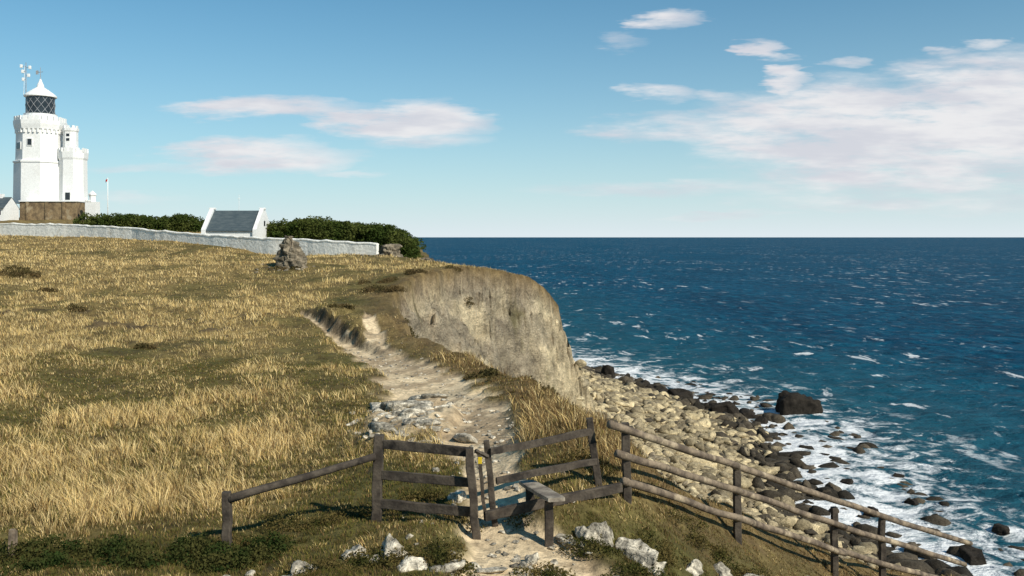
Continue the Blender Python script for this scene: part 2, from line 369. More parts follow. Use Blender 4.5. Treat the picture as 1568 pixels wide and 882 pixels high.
def hedge_blobs(prof,y,depth,r):
    out=[]
    for (u0,v0),(u1,v1) in zip(prof[:-1],prof[1:]):
        nn=max(2,int(abs(u1-u0)/F*y/(r*.6)))
        for i in range(nn):
            f=i/nn;u=u0+(u1-u0)*f;v=v0+(v1-v0)*f+rng.uniform(-4,6)
            for dy in (0,depth*.5,depth):
                yy=y+dy+rng.uniform(-.5,.5);rr=r*rng.uniform(.5,1.25);zt=ZC-(v-363)/F*y
                xx=(u-784)/F*y
                base=gz(xx,yy);hh=max(zt-rr-base,.2)
                kk=max(1,int(hh/rr)+1)
                for q in range(kk+1):
                    out.append((xx+rng.uniform(-.5,.5),yy,base+hh*q/kk,rr*1.1,rr*1.1,rr))
    return out
cols=((.035,.055,.012),(.06,.085,.02),(.12,.13,.035))
leafmass('hedge_shrubs',hedge_blobs([(404,341),(440,337),(470,333),(520,337),(560,342),(600,349),(622,360),(634,378)],120,6,1.1),90000,.16,cols)
leafmass('hedge_shrubs.001',hedge_blobs([(122,332),(150,327),(190,329),(235,334),(265,326),(300,337),(318,345)],138,6,1.1),60000,.17,cols)
bl=[]
for i in range(60):
    f=rng.random();u=-10+440*f;yy=11.5+rng.uniform(0,1.1)+f*.6;x=(u-784)/F*yy;r=rng.uniform(.08,.30)
    bl.append((x,yy,gz(x,yy)-.02,r*1.4,r*1.2,r))
leafmass('bramble_patch',bl,34000,.024,((.018,.032,.009),(.04,.06,.016),(.10,.085,.028)))
bl=[]
for u,yy,nn in ((640,14.8,9),(455,13.9,9),(560,14.2,6),(880,15.3,8),(700,11.7,7),(1010,13.6,9),(1080,15.0,8),(500,11.6,8),(360,13.3,7),(620,12.0,8),(560,11.9,7),(860,12.0,7),(960,12.6,8),(1160,15.0,8),(740,13.6,3),(920,13.0,5),(1000,12.9,5)):
    for i in range(nn):
        x=(u-784)/F*yy+rng.normal(0,.3);y=yy+rng.normal(0,.2);r=rng.uniform(.08,.2);bl.append((x,y,gz(x,y)-.02,r*1.5,r*1.3,r))
leafmass('low_scrub',bl,44000,.020,((.04,.05,.014),(.08,.072,.022),(.17,.12,.045)))
bl=[]
for u,yy,r in ((632,52,.8),(640,50,.7),(622,54,.7),(655,47,.6),(560,60,.5),(425,74,.45),(700,74,.5),(210,36,.3),(120,50,.4),(60,60,.4),(740,30,.35),(790,28,.35),(830,25,.35),(850,22.5,.3),(612,58,.6),(590,64,.5),(630,68,.5),(530,52,.3),(20,70,.7),(40,69,.6),(500,49,.35),(520,47,.35)):
    for i in range(4):
        x=(u-784)/F*yy+rng.normal(0,r);y=yy+rng.normal(0,r);bl.append((x,y,gz(x,y),r,r,r*.6))
leafmass('dry_bushes',bl,34000,.055,((.10,.07,.033),(.17,.115,.05),(.06,.056,.02)))
# ---------------------------------------------------------------- rocks
import bmesh
def ico(sub):
    bm=bmesh.new();bmesh.ops.create_icosphere(bm,subdivisions=sub,radius=1)
    V=np.array([v.co[:] for v in bm.verts]);Fx=np.array([[v.index for v in f.verts] for f in bm.faces]);bm.free();return V,Fx
I2=ico(2);I3=ico(3);I4=ico(4);I5=ico(6)
def rockshape(I,seed,rough=.5,chop=7):
    V=I[0].copy()
    r=np.random.default_rng(seed)
    for k in range(chop):
        nrm=r.normal(size=3);nrm/=np.linalg.norm(nrm);dd=r.uniform(.42,.8);pr=V@nrm;ex=np.maximum(pr-dd,0);V-=ex[:,None]*nrm
    V*=(1+rough*fbm(V[:,0]*1.5+seed,V[:,1]*1.5,V[:,2]*1.5,5))[:,None];return V
def rocks(name,items,mat,I=I2,nvar=8,rough=.5,smooth=False,chop=7):
    Vs=[];Fs=[];Cs=[];o=0;var=[rockshape(I,100+i,rough,chop) for i in range(nvar)]
    for (x,y,z,sx,sy,sz,c) in items:
        V=var[rng.integers(nvar)]*[sx,sy,sz];a=rng.uniform(0,6.28);tl=rng.normal(0,.3)
        V=V@np.array([[1,0,0],[0,math.cos(tl),-math.sin(tl)],[0,math.sin(tl),math.cos(tl)]])@np.array([[math.cos(a),math.sin(a),0],[-math.sin(a),math.cos(a),0],[0,0,1]])
        Vs.append(V+[x,y,z]);Fs.append(I[1]+o);Cs.append(np.repeat(np.array([c]),len(V),0));o+=len(V)
    return np_mesh(name,np.vstack(Vs),np.vstack(Fs),mat,np.vstack(Cs),smooth)
it=[]
N=36000;rx=rng.uniform(2,46,N);ry=rng.uniform(36,175,N)
sB=samp(s,rx,ry);isB=samp(isbeach.astype(float),rx,ry);zz=samp(Z,rx,ry)
cln=fbm(rx/3,ry/3,71,3)
for i in range(N):
    if isB[i]<.5 or sB[i]<-12:continue
    wet=sB[i]<3.0+rng.normal(0,1.9)
    if sB[i]<0 and rng.random()<.74:continue
    if rng.random()<.30+cln[i]:continue
    z_=zz[i]; r=(.10+1.0*rng.random()**5)*(1.25 if wet else 1)
    q_=rng.random();c=mixc((.50,.40,.235),(.18,.145,.095),np.array(q_**1.1))*rng.uniform(.65,1.25)
    if q_>.94:c=np.array((.07,.058,.042))
    if wet: c=mixc((.028,.024,.018),(.09,.072,.05),np.array(rng.random()))
    it.append((rx[i],ry[i],max(z_,-.5 if wet else -9)+r*.05,r*rng.uniform(.9,1.8),r*rng.uniform(.7,1.2),r*rng.uniform(.45,1.0),c))
rocks('beach_boulders',it,M_rock,I2,16,.7,chop=11)
dk=(.028,.023,.018)
it=[]
for u,v,sx,sz in ((1120,634,3.0,1.4),(1100,630,1.8,1.2),(1150,643,2.0,1.0),(1040,613,2.4,1.5),(1018,606,1.6,1.1),(985,597,1.8,1.4),(960,588,1.6,1.5),(1172,650,1.2,.8),(935,577,2.2,2.6),(1065,618,1.0,.7),(1500,868,1.6,1.0),(1545,820,1.2,.7),(1400,775,.8,.5),(1340,795,.9,.6),(1300,745,.8,.5),(1440,800,.6,.4),(1380,735,.7,.4),(1085,626,1.4,.9),(1000,601,1.5,1.0)):
    y=ZC/((v-363)/F);it.append(((u-784)/F*y,y+1,.15,sx,sx*.8,sz,dk))
rocks('sea_rocks',it,M_rock,I4,6,.7)
V=I4[0].copy();V=np.sign(V)*np.abs(V)**.5;V/=np.abs(V).max()
V*=(1+.8*fbm(V[:,0]*1.7,V[:,1]*1.7,V[:,2]*1.7+4,5))[:,None];V[:,2]*=1-.15*ss(-.6,1,V[:,0])+.35*fbm(V[:,0]*2,V[:,1]*2,0,3)
yb=130.0;np_mesh('sea_stack_rock',V*[2.8,2.0,2.3]+[(1222-784)/F*yb,yb,.5],I4[1],M_rock,np.tile(np.array([dk]),(len(V),1)))
it=[]
for i in range(700):
    x=rng.uniform(5,16);y=rng.uniform(66,110);z=gz(x,y)
    if samp(isbeach.astype(float),np.array([x]),np.array([y]))[0]<.3 and rng.random()<.8:continue
    r=rng.uniform(.12,.75);it.append((x,y,z,r*1.3,r,r*.8,mixc((.50,.41,.25),(.22,.18,.125),np.array(rng.random()))))
rocks('cliff_rubble',it,M_rock,I2,12,.7,chop=10)
wht=np.array((.42,.37,.285))
it=[]
for u,v,yy,sx,sz in ((600,832,12.3,.30,.24),(542,838,12.2,.24,.15),(572,845,12.0,.16,.10),(690,852,11.8,.32,.12),(640,857,11.7,.28,.07),(812,826,12.4,.12,.13),(800,842,12.2,.1,.06),(978,812,13.1,.38,.24),(925,802,13.3,.28,.22),(900,806,13.2,.2,.15),(1000,826,12.9,.22,.12),(1140,864,14.3,.5,.18),(1105,852,14.5,.28,.12),(1190,872,15.0,.35,.14),(700,760,14.6,.2,.13),(470,874,11.6,.24,.08),(385,866,11.8,.08,.08),(760,850,11.9,.28,.05),(870,800,13.1,.22,.07),(1240,868,16.5,.4,.18),(1060,842,13.8,.2,.12),(725,845,12,.15,.06),(440,882,11.4,.2,.06),(1010,868,12.4,.1,.06),(1030,873,12.3,.08,.05),(350,874,11.6,.1,.05)):
    x=(u-784)/F*yy;it.append((x,yy,gz(x,yy)+sz*.04,sx,sx*.8,sz*1.25,wht*rng.uniform(.65,1.15)*(1.5 if u==812 else 1)))
M_limev=vcolmat('limestone_v',(3.0,11),.8,1.0,.09)
rocks('limestone_boulders',it,M_limev,I4,8,1.1,chop=6)
it=[]
for i in range(130):
    yy=rng.uniform(18.8,25.0);u=618+rng.normal(0,38)+(22-yy)*3;x=(u-784)/F*yy;r=rng.uniform(.10,.45)*(1 if rng.random()<.45 else .4)
    it.append((x,yy,gz(x,yy)-.02,r*1.5,r*.9,r*.42,wht*rng.uniform(.6,1.35)))
for i in range(420):
    k=rng.integers(0,9);f=rng.random();q=PX[k]*(1-f)+PX[k+1]*f+rng.normal(0,.55,2);r=rng.uniform(.015,.07)
    it.append((q[0],q[1],gz(*q)+.005,r*1.3,r,r*.6,wht*rng.uniform(.5,1.2)))
rocks('path_outcrop_stones',it,M_limev,I3,8,.9,chop=6)
def ruin(name,u,y,w,hgt,seed,prof):
    V=I5[0].copy();x0=(u-784)/F*y;z0=gz(x0,y)-.25
    r=np.linalg.norm(V[:,:2],axis=1)+1e-6;hh=(V[:,2]+1)/2
    wr=np.interp(hh,prof[0],prof[1])
    lin=np.clip(np.sqrt(1-np.minimum(V[:,2]**2,.9999)),.02,1)
    xy=V[:,:2]/r[:,None]*(wr*np.minimum(lin*3,1))[:,None]
    P=np.stack([xy[:,0]*w/2+.12*w*hh*math.sin(seed),xy[:,1]*w*.36,hh*hgt],-1)
    c1=fbm(P[:,0]*1.3+seed,P[:,1]*1.3,P[:,2]*1.3,4)
    cz=np.floor(P[:,2]/.26+.4*fbm(P[:,0],P[:,1],3,2));cxn=np.floor(P[:,0]/.38+cz*.37+P[:,1]/.5)
    blk=h3(cxn.astype(int)&4095,cz.astype(int)&4095,7)
    dirn=np.concatenate([xy,np.zeros((len(P),1))],1)/(np.linalg.norm(xy,axis=1)[:,None]+1e-5)
    P=P+dirn*((c1*1.4+(blk-.5)*.22)[:,None]);P[:,2]+=c1*.4*hh*hgt*.5+(blk-.5)*.2*hh
    cl=mixc((.25,.205,.145),(.10,.085,.06),blk)*(1+c1[:,None])
    np_mesh(name,P+[x0,y,z0],I5[1],M_rock,cl)
    it=[]
    for i in range(30):
        x=x0+rng.normal(0,w*.45);yy=y+rng.normal(-.3,w*.3);rr=rng.uniform(.07,.24);it.append((x,yy,gz(x,yy),rr*1.3,rr,rr*.7,np.array((.26,.22,.16))*rng.uniform(.6,1.2)))
    return it
ri=ruin('stone_ruin',446,75,2.6,2.75,3.3,([0,.3,.55,.75,.9,1],[1,.88,.75,.55,.40,.15]))
ri+=ruin('stone_ruin.001',594,95,2.9,1.6,1.2,([0,.5,.8,1],[1,.9,.7,.4]))
ri+=ruin('stone_ruin.002',655,98,2.6,.9,5.2,([0,.5,.8,1],[1,.9,.7,.4]))
rocks('fallen_stones',ri,M_rock,I3,8,.6)
# ---------------------------------------------------------------- boundary wall
def strip_wall(name,P,th,mat):
    V=[];Fx=[];R=[]
    for (a,b) in zip(P[:-1],P[1:]):
        a=np.array(a,float);b=np.array(b,float);L=np.linalg.norm(b[:2]-a[:2]);k=max(2,int(L/.8))
        for i in range(k):R.append(a+(b-a)*i/k)
    R.append(np.array(P[-1],float))
    for i,p in enumerate(R):
        q=R[min(i+1,len(R)-1)]-R[max(i-1,0)];q=q[:2]/np.linalg.norm(q[:2]);nrm=np.array([-q[1],q[0]])*th/2
        j=rng.normal(0,.07,4)
        zt=p[2]+rng.normal(0,.045);zb=gz(p[0],p[1])-.6
        a=p[:2]+nrm*(1+j[0]);b=p[:2]-nrm*(1+j[1])
        V+=[(*b,zb),(*(b+nrm*.1*j[2]),zt-.15),(*(b-nrm*.18),zt-.13),(*(b-nrm*.16),zt-.02),(*(p[:2]),zt+.06),(*(a+nrm*.16),zt-.02),(*(a+nrm*.18),zt-.13),(*a,zt-.15),(*a,zb)]
    m_=9
    for i in range(len(R)-1):
        for j in range(m_-1):Fx.append((i*m_+j,(i+1)*m_+j,(i+1)*m_+j+1,i*m_+j+1))
    Fx.append(tuple(range(m_)));Fx.append(tuple((len(R)-1)*m_+j for j in range(m_-1,-1,-1)))
    return py_mesh(name,V,Fx,mat)
WL=[S(-120,340,134),S(0,342,127),S(120,344,122),S(205,349,117),S(240,353,114),S(330,360,108),S(420,365,103),S(455,366,102),S(500,368,100),S(545,371,98.5),S(578,372,97.5)]
strip_wall('boundary_wall',WL,.5,M_wallw)
# ---------------------------------------------------------------- building helpers
def box(name,x0,x1,y0,y1,z0,z1,mat,parent,bev=.03):
    V=[(x,y,z) for z in (z0,z1) for x,y in ((x0,y0),(x1,y0),(x1,y1),(x0,y1))]
    o=py_mesh(name,V,[(3,2,1,0),(4,5,6,7),(0,1,5,4),(1,2,6,5),(2,3,7,6),(3,0,4,7)],mat,parent)
    if bev:
        md=o.modifiers.new('b','BEVEL');md.width=bev;md.segments=2
    return o
def prism(name,cx,cy,prof,nseg,rot,mat,parent,smooth=False):
    V=[];Fx=[]
    for r,z in prof:
        for k in range(nseg):
            a=rot+2*math.pi*k/nseg;V.append((cx+r*math.cos(a),cy+r*math.sin(a),z))
    for i in range(len(prof)-1):
        for k in range(nseg):
            k2=(k+1)%nseg;Fx.append((i*nseg+k,i*nseg+k2,(i+1)*nseg+k2,(i+1)*nseg+k))
    Fx.append(tuple(range(nseg-1,-1,-1)));Fx.append(tuple((len(prof)-1)*nseg+k for k in range(nseg)))
    return py_mesh(name,V,Fx,mat,parent,smooth)
def rod(name,p0,p1,r0,r1,mat,parent,seg=10,k=8,wob=0.0,sag=0.0):
    p0=np.array(p0,float);p1=np.array(p1,float);d=p1-p0;L=np.linalg.norm(d);d/=L
    up=np.array([0,0,1.]) if abs(d[2])<.9 else np.array([1.,0,0]);a=np.cross(d,up);a/=np.linalg.norm(a);c=np.cross(a,d)
    V=[];Fx=[];sd=rng.random()*50
    for i in range(k+1):
        f=i/k;ctr=p0+d*L*f+a*wob*float(fbm(f*3+sd,0.,0,2))*2+c*wob*float(fbm(f*3+sd,9.,0,2))*2-np.array([0,0,sag*4*f*(1-f)])
        r=r0+(r1-r0)*f
        for j in range(seg):
            t=2*math.pi*j/seg;rr=r*(1+.25*wob/.03*float(fbm(math.cos(t)*.8+sd,math.sin(t)*.8,f*6,2)) if wob else 1)
            V.append(ctr+a*rr*math.cos(t)+c*rr*math.sin(t))
    for i in range(k):
        for j in range(seg):
            j2=(j+1)%seg;Fx.append((i*seg+j,i*seg+j2,(i+1)*seg+j2,(i+1)*seg+j))
    Fx.append(tuple(range(seg-1,-1,-1)));Fx.append(tuple(k*seg+j for j in range(seg)))
    return py_mesh(name,V,Fx,mat,parent,smooth=False if seg<7 else True)
def beam(name,p0,p1,w,t,mat,parent,side=None,k=6,jit=.006):
    p0=np.array(p0,float);p1=np.array(p1,float);d=p1-p0;L=np.linalg.norm(d);d/=L
    a=np.array(side if side is not None else (1,0,0),float);a-=d*(a@d);a/=np.linalg.norm(a);c=np.cross(d,a)
    V=[];Fx=[];bz=.18
    prof=[(-1+bz,-1),(1-bz,-1),(1,-1+bz),(1,1-bz),(1-bz,1),(-1+bz,1),(-1,1-bz),(-1,-1+bz)]
    for i in range(k+1):
        ctr=p0+d*L*i/k+rng.normal(0,jit,3);e=.93 if i in(0,k) else 1
        for (q,r) in prof:V.append(ctr+a*q*w/2*e+c*r*t/2*e+rng.normal(0,jit*.4,3))
    for i in range(k):
        for j in range(8):
            j2=(j+1)%8;Fx.append((i*8+j,i*8+j2,(i+1)*8+j2,(i+1)*8+j))
    Fx.append(tuple(range(7,-1,-1)));Fx.append(tuple(k*8+j for j in range(8)))
    return py_mesh(name,V,Fx,mat,parent)
# ---------------------------------------------------------------- lighthouse
lh=empty('lighthouse');DL=179.0;k=DL/F
def zz_(v,y=DL):return ZC+(363-v)/F*y
cx=(62-784)*k;cy=DL
rt=math.radians(-90-18)
prism('tower',cx,cy,[(4.75,zz_(312)),(4.65,zz_(252)),(4.35,zz_(249)),(4.25,zz_(202)),(4.5,zz_(200)),(4.7,zz_(193)),(4.75,zz_(187)),(3.9,zz_(187)+.01)],8,rt,M_white,lh)
prism('string_course',cx,cy,[(4.6,zz_(251)),(4.8,zz_(250.5)),(4.8,zz_(248)),(4.4,zz_(247))],8,rt,M_white,lh)
def crenels(nm,cx,cy,r,z,n,h,w,nseg,rot):
    for i in range(n):
        a=rot+2*math.pi*(i+.5)/n;seg=2*math.pi/nseg;al=((a-rot)%seg)-seg/2;rr=r*math.cos(seg/2)/math.cos(al)-.18
        o=box(f'{nm}_{i}',-.15,.15,-w/2,w/2,0,h,M_white,lh,.02);o.location=(cx+rr*math.cos(a),cy+rr*math.sin(a),z-.02);o.rotation_euler=(0,0,rot+seg*(math.floor(((a-rot)%(2*math.pi))/seg)+.5))
crenels('merlon',cx,cy,4.75,zz_(187),24,.85,.8,8,rt)
for i in range(32):
    a=rt+2*math.pi*(i+.5)/32;seg=math.pi/4;al=((a-rt)%seg)-seg/2;rr=4.32*math.cos(seg/2)/math.cos(al)+.1
    o=box(f'corbel_{i}',-.14,.14,-.16,.16,0,.75,M_white,lh,.02);o.location=(cx+rr*math.cos(a),cy+rr*math.sin(a),zz_(202)-.5);o.rotation_euler=(0,0,rt+seg*(math.floor(((a-rt)%(2*math.pi))/seg)+.5))
prism('lantern_base',cx,cy,[(3.2,zz_(188)),(3.2,zz_(181)),(2.95,zz_(180)),(2.95,zz_(176)),(3.0,zz_(175.5)),(2.6,zz_(175.4))],24,0,M_white,lh)
prism('lantern_glass',cx,cy,[(2.55,zz_(176)),(2.55,zz_(148))],24,0,M_dark,lh,False)
prism('lantern_roof',cx,cy,[(2.6,zz_(149.5)),(2.95,zz_(149)),(2.95,zz_(147)),(2.5,zz_(144)),(1.5,zz_(138)),(.7,zz_(134)),(.6,zz_(130)),(.35,zz_(126)),(.12,zz_(121))],24,0,M_white,lh)
for i in range(12):
    a=2*math.pi*i/12
    for sg in (1,-1):
        b_=a+sg*2*math.pi/12
        for (za,zb,aa,bb) in ((176,162,a,b_),(162,148,b_,a)):
            rod(f'lattice_{i}_{sg}_{za}',(cx+2.62*math.cos(aa),cy+2.62*math.sin(aa),zz_(za)),(cx+2.62*math.cos(bb),cy+2.62*math.sin(bb),zz_(zb)),.045,.045,M_metal,lh,6,1)
rod('finial',(cx,cy,zz_(123)),(cx,cy,zz_(103)),.07,.04,M_metal,lh,6,1)
rod('vane_arm',(cx-.6,cy,zz_(111)),(cx+.5,cy,zz_(110)),.06,.06,M_metal,lh,6,1)
box('vane_tail',cx-.9,cx-.4,cy-.02,cy+.02,zz_(114),zz_(108),M_metal,lh,0)
mx_=(46-784)*k
rod('instrument_mast',(mx_,cy-1.5,zz_(188)),(mx_,cy-1.5,zz_(98)),.10,.06,M_metal,lh,6,1)
rod('instrument_mast_b',(mx_-.45,cy-1.5,zz_(148)),(mx_-.25,cy-1.5,zz_(103)),.04,.04,M_white,lh,6,1)
for i,(du,v) in enumerate(((-7,104),(6,106),(-5,112),(4,118),(-4,124))):
    rod(f'mast_arm_{i}',(mx_,cy-1.5,zz_(v)),(mx_+du*k,cy-1.5,zz_(v-1)),.05,.05,M_metal,lh,6,1)
    box(f'mast_sensor_{i}',mx_+du*k-.22,mx_+du*k+.22,cy-1.7,cy-1.3,zz_(v+2),zz_(v-3),M_white,lh,.05)
def facebox(nm,cx,cy,r,nseg,rot,face,off,z0,z1,w,mat,proud=.03):
    seg=2*math.pi/nseg;a=rot+seg*(face+.5);ap=r*math.cos(seg/2)
    o=box(nm,-.15,proud,-w/2,w/2,z0,z1,mat,lh,.0);o.location=(cx+ap*math.cos(a)-off*math.sin(a),cy+ap*math.sin(a)+off*math.cos(a),0);o.rotation_euler=(0,0,a)
for nm,face,off,v0,v1,w in (('window_left',7,.1,221,230,1.6),('window_right',0,-.3,216,225,.75)):
    facebox(nm+'_frame',cx,cy,4.33,8,rt,face,off,zz_(v1)-.15,zz_(v0)+.15,w+.3,M_white,.12)
    facebox(nm,cx,cy,4.33,8,rt,face,off,zz_(v1),zz_(v0),w,M_dark,.16)
kb=172/F
px1=(150-784)/F*181
box('plinth_house',(30-784)*kb,px1,172,181,zz_(345,172),zz_(309,172),M_brick,lh)
box('plinth_coping',(29-784)*kb,px1+.15,171.8,181.2,zz_(309,172)+.003,zz_(307,172),M_white,lh)
for i,u in enumerate((40,70,96)):
    box(f'plinth_pier_{i}',(u-784)*kb,(u-784)*kb+.5,171.75,172.1,zz_(345,172),zz_(309.5,172),M_brick,lh)
c2=(114-784)*k;cy2=DL-.5;r2=math.radians(-90-20)
prism('fog_tower',c2,cy2,[(2.6,zz_(309)),(2.5,zz_(246)),(2.65,zz_(243)),(2.75,zz_(234)),(2.2,zz_(234)+.01)],8,r2,M_white,lh)
crenels('merlon_b',c2,cy2,2.75,zz_(234),14,.8,.68,8,r2)
prism('fog_turret',(110-784)*k,cy2,[(1.4,zz_(236)),(1.35,zz_(203)),(1.5,zz_(201)),(1.5,zz_(197)),(1.1,zz_(197)+.01)],8,r2,M_white,lh)
crenels('merlon_c',(110-784)*k,cy2,1.5,zz_(197),8,.5,.5,8,r2)
for i,v in enumerate((206,213)):
    facebox(f'turret_window_{i}',(110-784)*k,cy2,1.36,8,r2,0,0,zz_(v+4),zz_(v),.6,M_dark,.05)
facebox('fog_door_frame',c2,cy2,2.59,8,r2,0,0,zz_(308),zz_(294),1.3,M_white,.08)
facebox('fog_door',c2,cy2,2.59,8,r2,0,0,zz_(307),zz_(296),.9,M_dark,.12)
box('link_block',(88-784)*k,(104-784)*k,DL-1.2,DL+2,zz_(309),zz_(240),M_white,lh)
rod('downpipe',((95-784)*k,DL-1.35,zz_(308)),((95-784)*k,DL-1.35,zz_(242)),.1,.1,M_dark,lh,6,1)
box('white_annex',(130-784)/F*170.5,(147-784)/F*170.5,170.5,172.2,zz_(342,171),zz_(309,171),M_white,lh)
prism('annex_turret',(142-784)/F*171.5,171.4,[(.62,zz_(309,171)),(.62,zz_(300,171)),(.75,zz_(299,171)),(.75,zz_(297,171)),(.1,zz_(292,171))],8,0,M_white,lh)
for i in range(3):
    box(f'annex_step_{i}',(130+i*3.6-784)/F*170.5,(132.6+i*3.6-784)/F*170.5,170.4,171,zz_(309,171),zz_(306+i*.8,171),M_white,lh)
kh=empty('keepers_house');kx=166/F
def gable(parent,x0,x1,y0,y1,zb,ze,zr,wall,roof,par=0.0,over=.25):
    ym=(y0+y1)/2
    V=[(x0,y0,zb),(x1,y0,zb),(x1,y1,zb),(x0,y1,zb),(x0,y0,ze),(x1,y0,ze),(x1,y1,ze),(x0,y1,ze),(x0,ym,zr),(x1,ym,zr)]
    py_mesh('walls',V,[(0,1,5,4),(1,2,6,9,5),(2,3,7,6),(3,0,4,8,7)],wall,parent)
    for sgn,nm in ((0,'roof_front'),(1,'roof_back')):
        ya=y0-over if sgn==0 else y1+over;sl=(zr-ze)/(ym-y0);za=ze-over*sl
        a=.14
        V=[(x0,ya,za+.02),(x1,ya,za+.02),(x1,ym,zr+.02),(x0,ym,zr+.02),(x0,ya,za+a),(x1,ya,za+a),(x1,ym,zr+a),(x0,ym,zr+a)]
        py_mesh(nm,V,[(3,2,1,0),(4,5,6,7),(0,1,5,4),(1,2,6,5),(2,3,7,6),(3,0,4,7)],roof,parent)
    if par:
        for nm,xa,xb in (('gable_left',x0-par,x0-.003),('gable_right',x1+.003,x1+par)):
            e=.38;pr=[(y0-over-.2,zb),(y0-over-.2,ze-.1),(y0-over-.2,ze+.15),(ym-.35,zr+e),(ym+.35,zr+e),(y1+over+.2,ze+.15),(y1+over+.2,zb)]
            m_=len(pr);V=[(xa,*p) for p in pr]+[(xb,*p) for p in pr]
            py_mesh(nm,V,[tuple(range(m_-1,-1,-1)),tuple(range(m_,2*m_))]+[(i,(i+1)%m_,m_+(i+1)%m_,m_+i) for i in range(m_)],wall,parent)
khx=(29-784)/F*171
gable(kh,khx-10,khx,166,171,zz_(345,166),zz_(318,166),zz_(302,166),M_white,M_slate,0,.3)
box('chimney',khx-2.2,khx-1.5,168.2,168.9,zz_(306,166),zz_(296,166),M_white,kh)
for i in range(2):
    box(f'window_{i}',khx-2.6+i*1.3,khx-1.9+i*1.3,165.95,166.1,zz_(329,166),zz_(322,166),M_dark,kh,0)
ct=empty('white_cottage');
xa=(312-784)/F*115;xb=(388-784)/F*115
gable(ct,xa+.3,xb,115,121.5,ZC-1.6,zz_(353,115),zz_(324,118),M_white,M_slate,.5,.2)
box('gable_cap_left',xa-.32,xa+.42,117.9,118.6,zz_(325,118)+.35,zz_(318,118),M_white,ct)
box('gable_cap_right',xb-.1,xb+.62,117.9,118.6,zz_(325,118)+.35,zz_(318,118),M_white,ct)
box('gable_window',xb+.4,xb+.53,118.0,118.6,zz_(346,118),zz_(338,118),M_dark,ct,0)
fp=empty('flagpole');fx=(165-784)/F*160
rod('pole',(fx,160,gz(fx,160)-.3),(fx,160,zz_(272,160)),.09,.06,M_white,fp,8,2)
V=[];Fx=[]
for i in range(7):
    for j in range(2):V.append((fx-.05-.06*i,160+.06*math.sin(i*1.3),zz_(273,160)-.06*i-j*.45))
for i in range(6):Fx.append((2*i,2*i+2,2*i+3,2*i+1))
py_mesh('flag',V,Fx,M_red,fp)
am=empty('radio_mast');ax=(366-784)/F*125
rod('mast',(ax,125,gz(ax,125)-.2),(ax,125,zz_(298,125)),.04,.025,M_white,am,6,1)
rod('cross',(ax-.2,125,zz_(304,125)),(ax+.2,125,zz_(304,125)),.02,.02,M_white,am,6,1)
# ---------------------------------------------------------------- gate, stile, fences
def down(p,extra=.35):
    q=np.array(p,float).copy();q[2]=min(q[2],gz(q[0],q[1]))-extra;return q
g=empty('wooden_gate')
YG=13.8
beam('hinge_post',S(581,666,YG),down(S(575,795,YG)),.15,.14,M_wood,g)
beam('rail_top',S(587,679,YG-.05),S(722,693,13.4),.05,.14,M_wood,g,side=(0,1,0))
beam('rail_mid',S(585,727,YG-.05),S(722,739,13.4),.05,.14,M_wood,g,side=(0,1,0))
beam('rail_low',S(583,771,YG-.05),S(722,784,13.4),.05,.14,M_wood,g,side=(0,1,0))
beam('closing_stile',S(718,687,13.32),down(S(731,806,13.3),.2),.12,.10,M_wood,g)
beam('latch_bar',S(733,690,13.5),S(742,782,13.5),.05,.05,M_wood,g)
beam('brace',S(727,690,13.45),S(748,700,13.55),.05,.05,M_wood,g)
box('latch_plate',*(lambda p:(p[0]-.03,p[0]+.03,p[1]-.01,p[1]+.0,p[2]-.06,p[2]+.04))(S(735,704,13.42)),M_yel,g,.004)
st=empty('wooden_stile')
beam('left_post',S(745,674,13.7),down(S(762,783,13.7)),.09,.09,M_wood,st)
beam('right_post',S(902,640,14.6),down(S(921,748,14.6)),.11,.10,M_wood,st)
beam('rail_top',S(752,692,13.62),S(905,661,14.5),.05,.11,M_wood,st,side=(0,1,0))
beam('rail_mid',S(760,737,13.62),S(913,706,14.5),.05,.11,M_wood,st,side=(0,1,0))
beam('rail_bottom',S(742,790,13.5),S(952,746,14.4),.08,.15,M_wood,st,side=(0,1,0))
beam('step_board',S(806,738,14.25),S(852,765,12.9),.27,.06,M_plank,st,side=(1,0,0),jit=.004)
beam('step_leg_front',S(841,768,13.1),down(S(841,806,13.1),.2),.13,.10,M_wood,st)
beam('step_leg_back',S(812,747,14.1),down(S(812,800,14.1),.2),.13,.10,M_wood,st)
lf=empty('wooden_fence')
beam('post',S(346,753,13.0),down(S(350,838,13.0)),.12,.12,M_wood,lf)
rod('rail',S(350,764,13.0),S(575,698,13.7),.062,.052,M_wood,lf,10,10,.03)
rf=empty('wooden_fence')
def fl(u):
    t=(u-784)/F;s_=(1.8-t*14.6)/(t*8.4-9.5);return 14.6+8.4*s_
r1=[(938,651),(1128,714),(1290,770),(1482,832)];r2_=[(948,697),(1128,752),(1290,806),(1474,862)];r3=[(958,738),(1128,793),(1290,845),(1460,893)]
for nm,R in (('top',r1),('mid',r2_),('low',r3)):
    for i,(a,b_) in enumerate(zip(R[:-1],R[1:])):
        off=-.1
        rod(f'rail_{nm}_{i}',S(a[0]-4,a[1]-1.3,fl(a[0])+off),S(b_[0]+4,b_[1]+1.3,fl(b_[0])+off),.066,.060,M_wood2,rf,10,12,.035)
for i,(u,v) in enumerate(((958,647),(1128,711),(1277,776),(1350,795))):
    p=S(u,v,fl(u)+.02);beam(f'post_{i}',p,down(p-np.array([-.02,0,1.3])),.13,.13,M_wood,rf)
wp=S(19,813,12.4)
e=empty('fence_post');beam('post_shaft',wp,down(wp-np.array([0,0,.5])),.09,.09,M_wood2,e);beam('post_cap',wp+np.array([0,0,-.01]),wp+np.array([0,0,.02]),.07,.07,M_wood2,e,k=1,jit=.001)
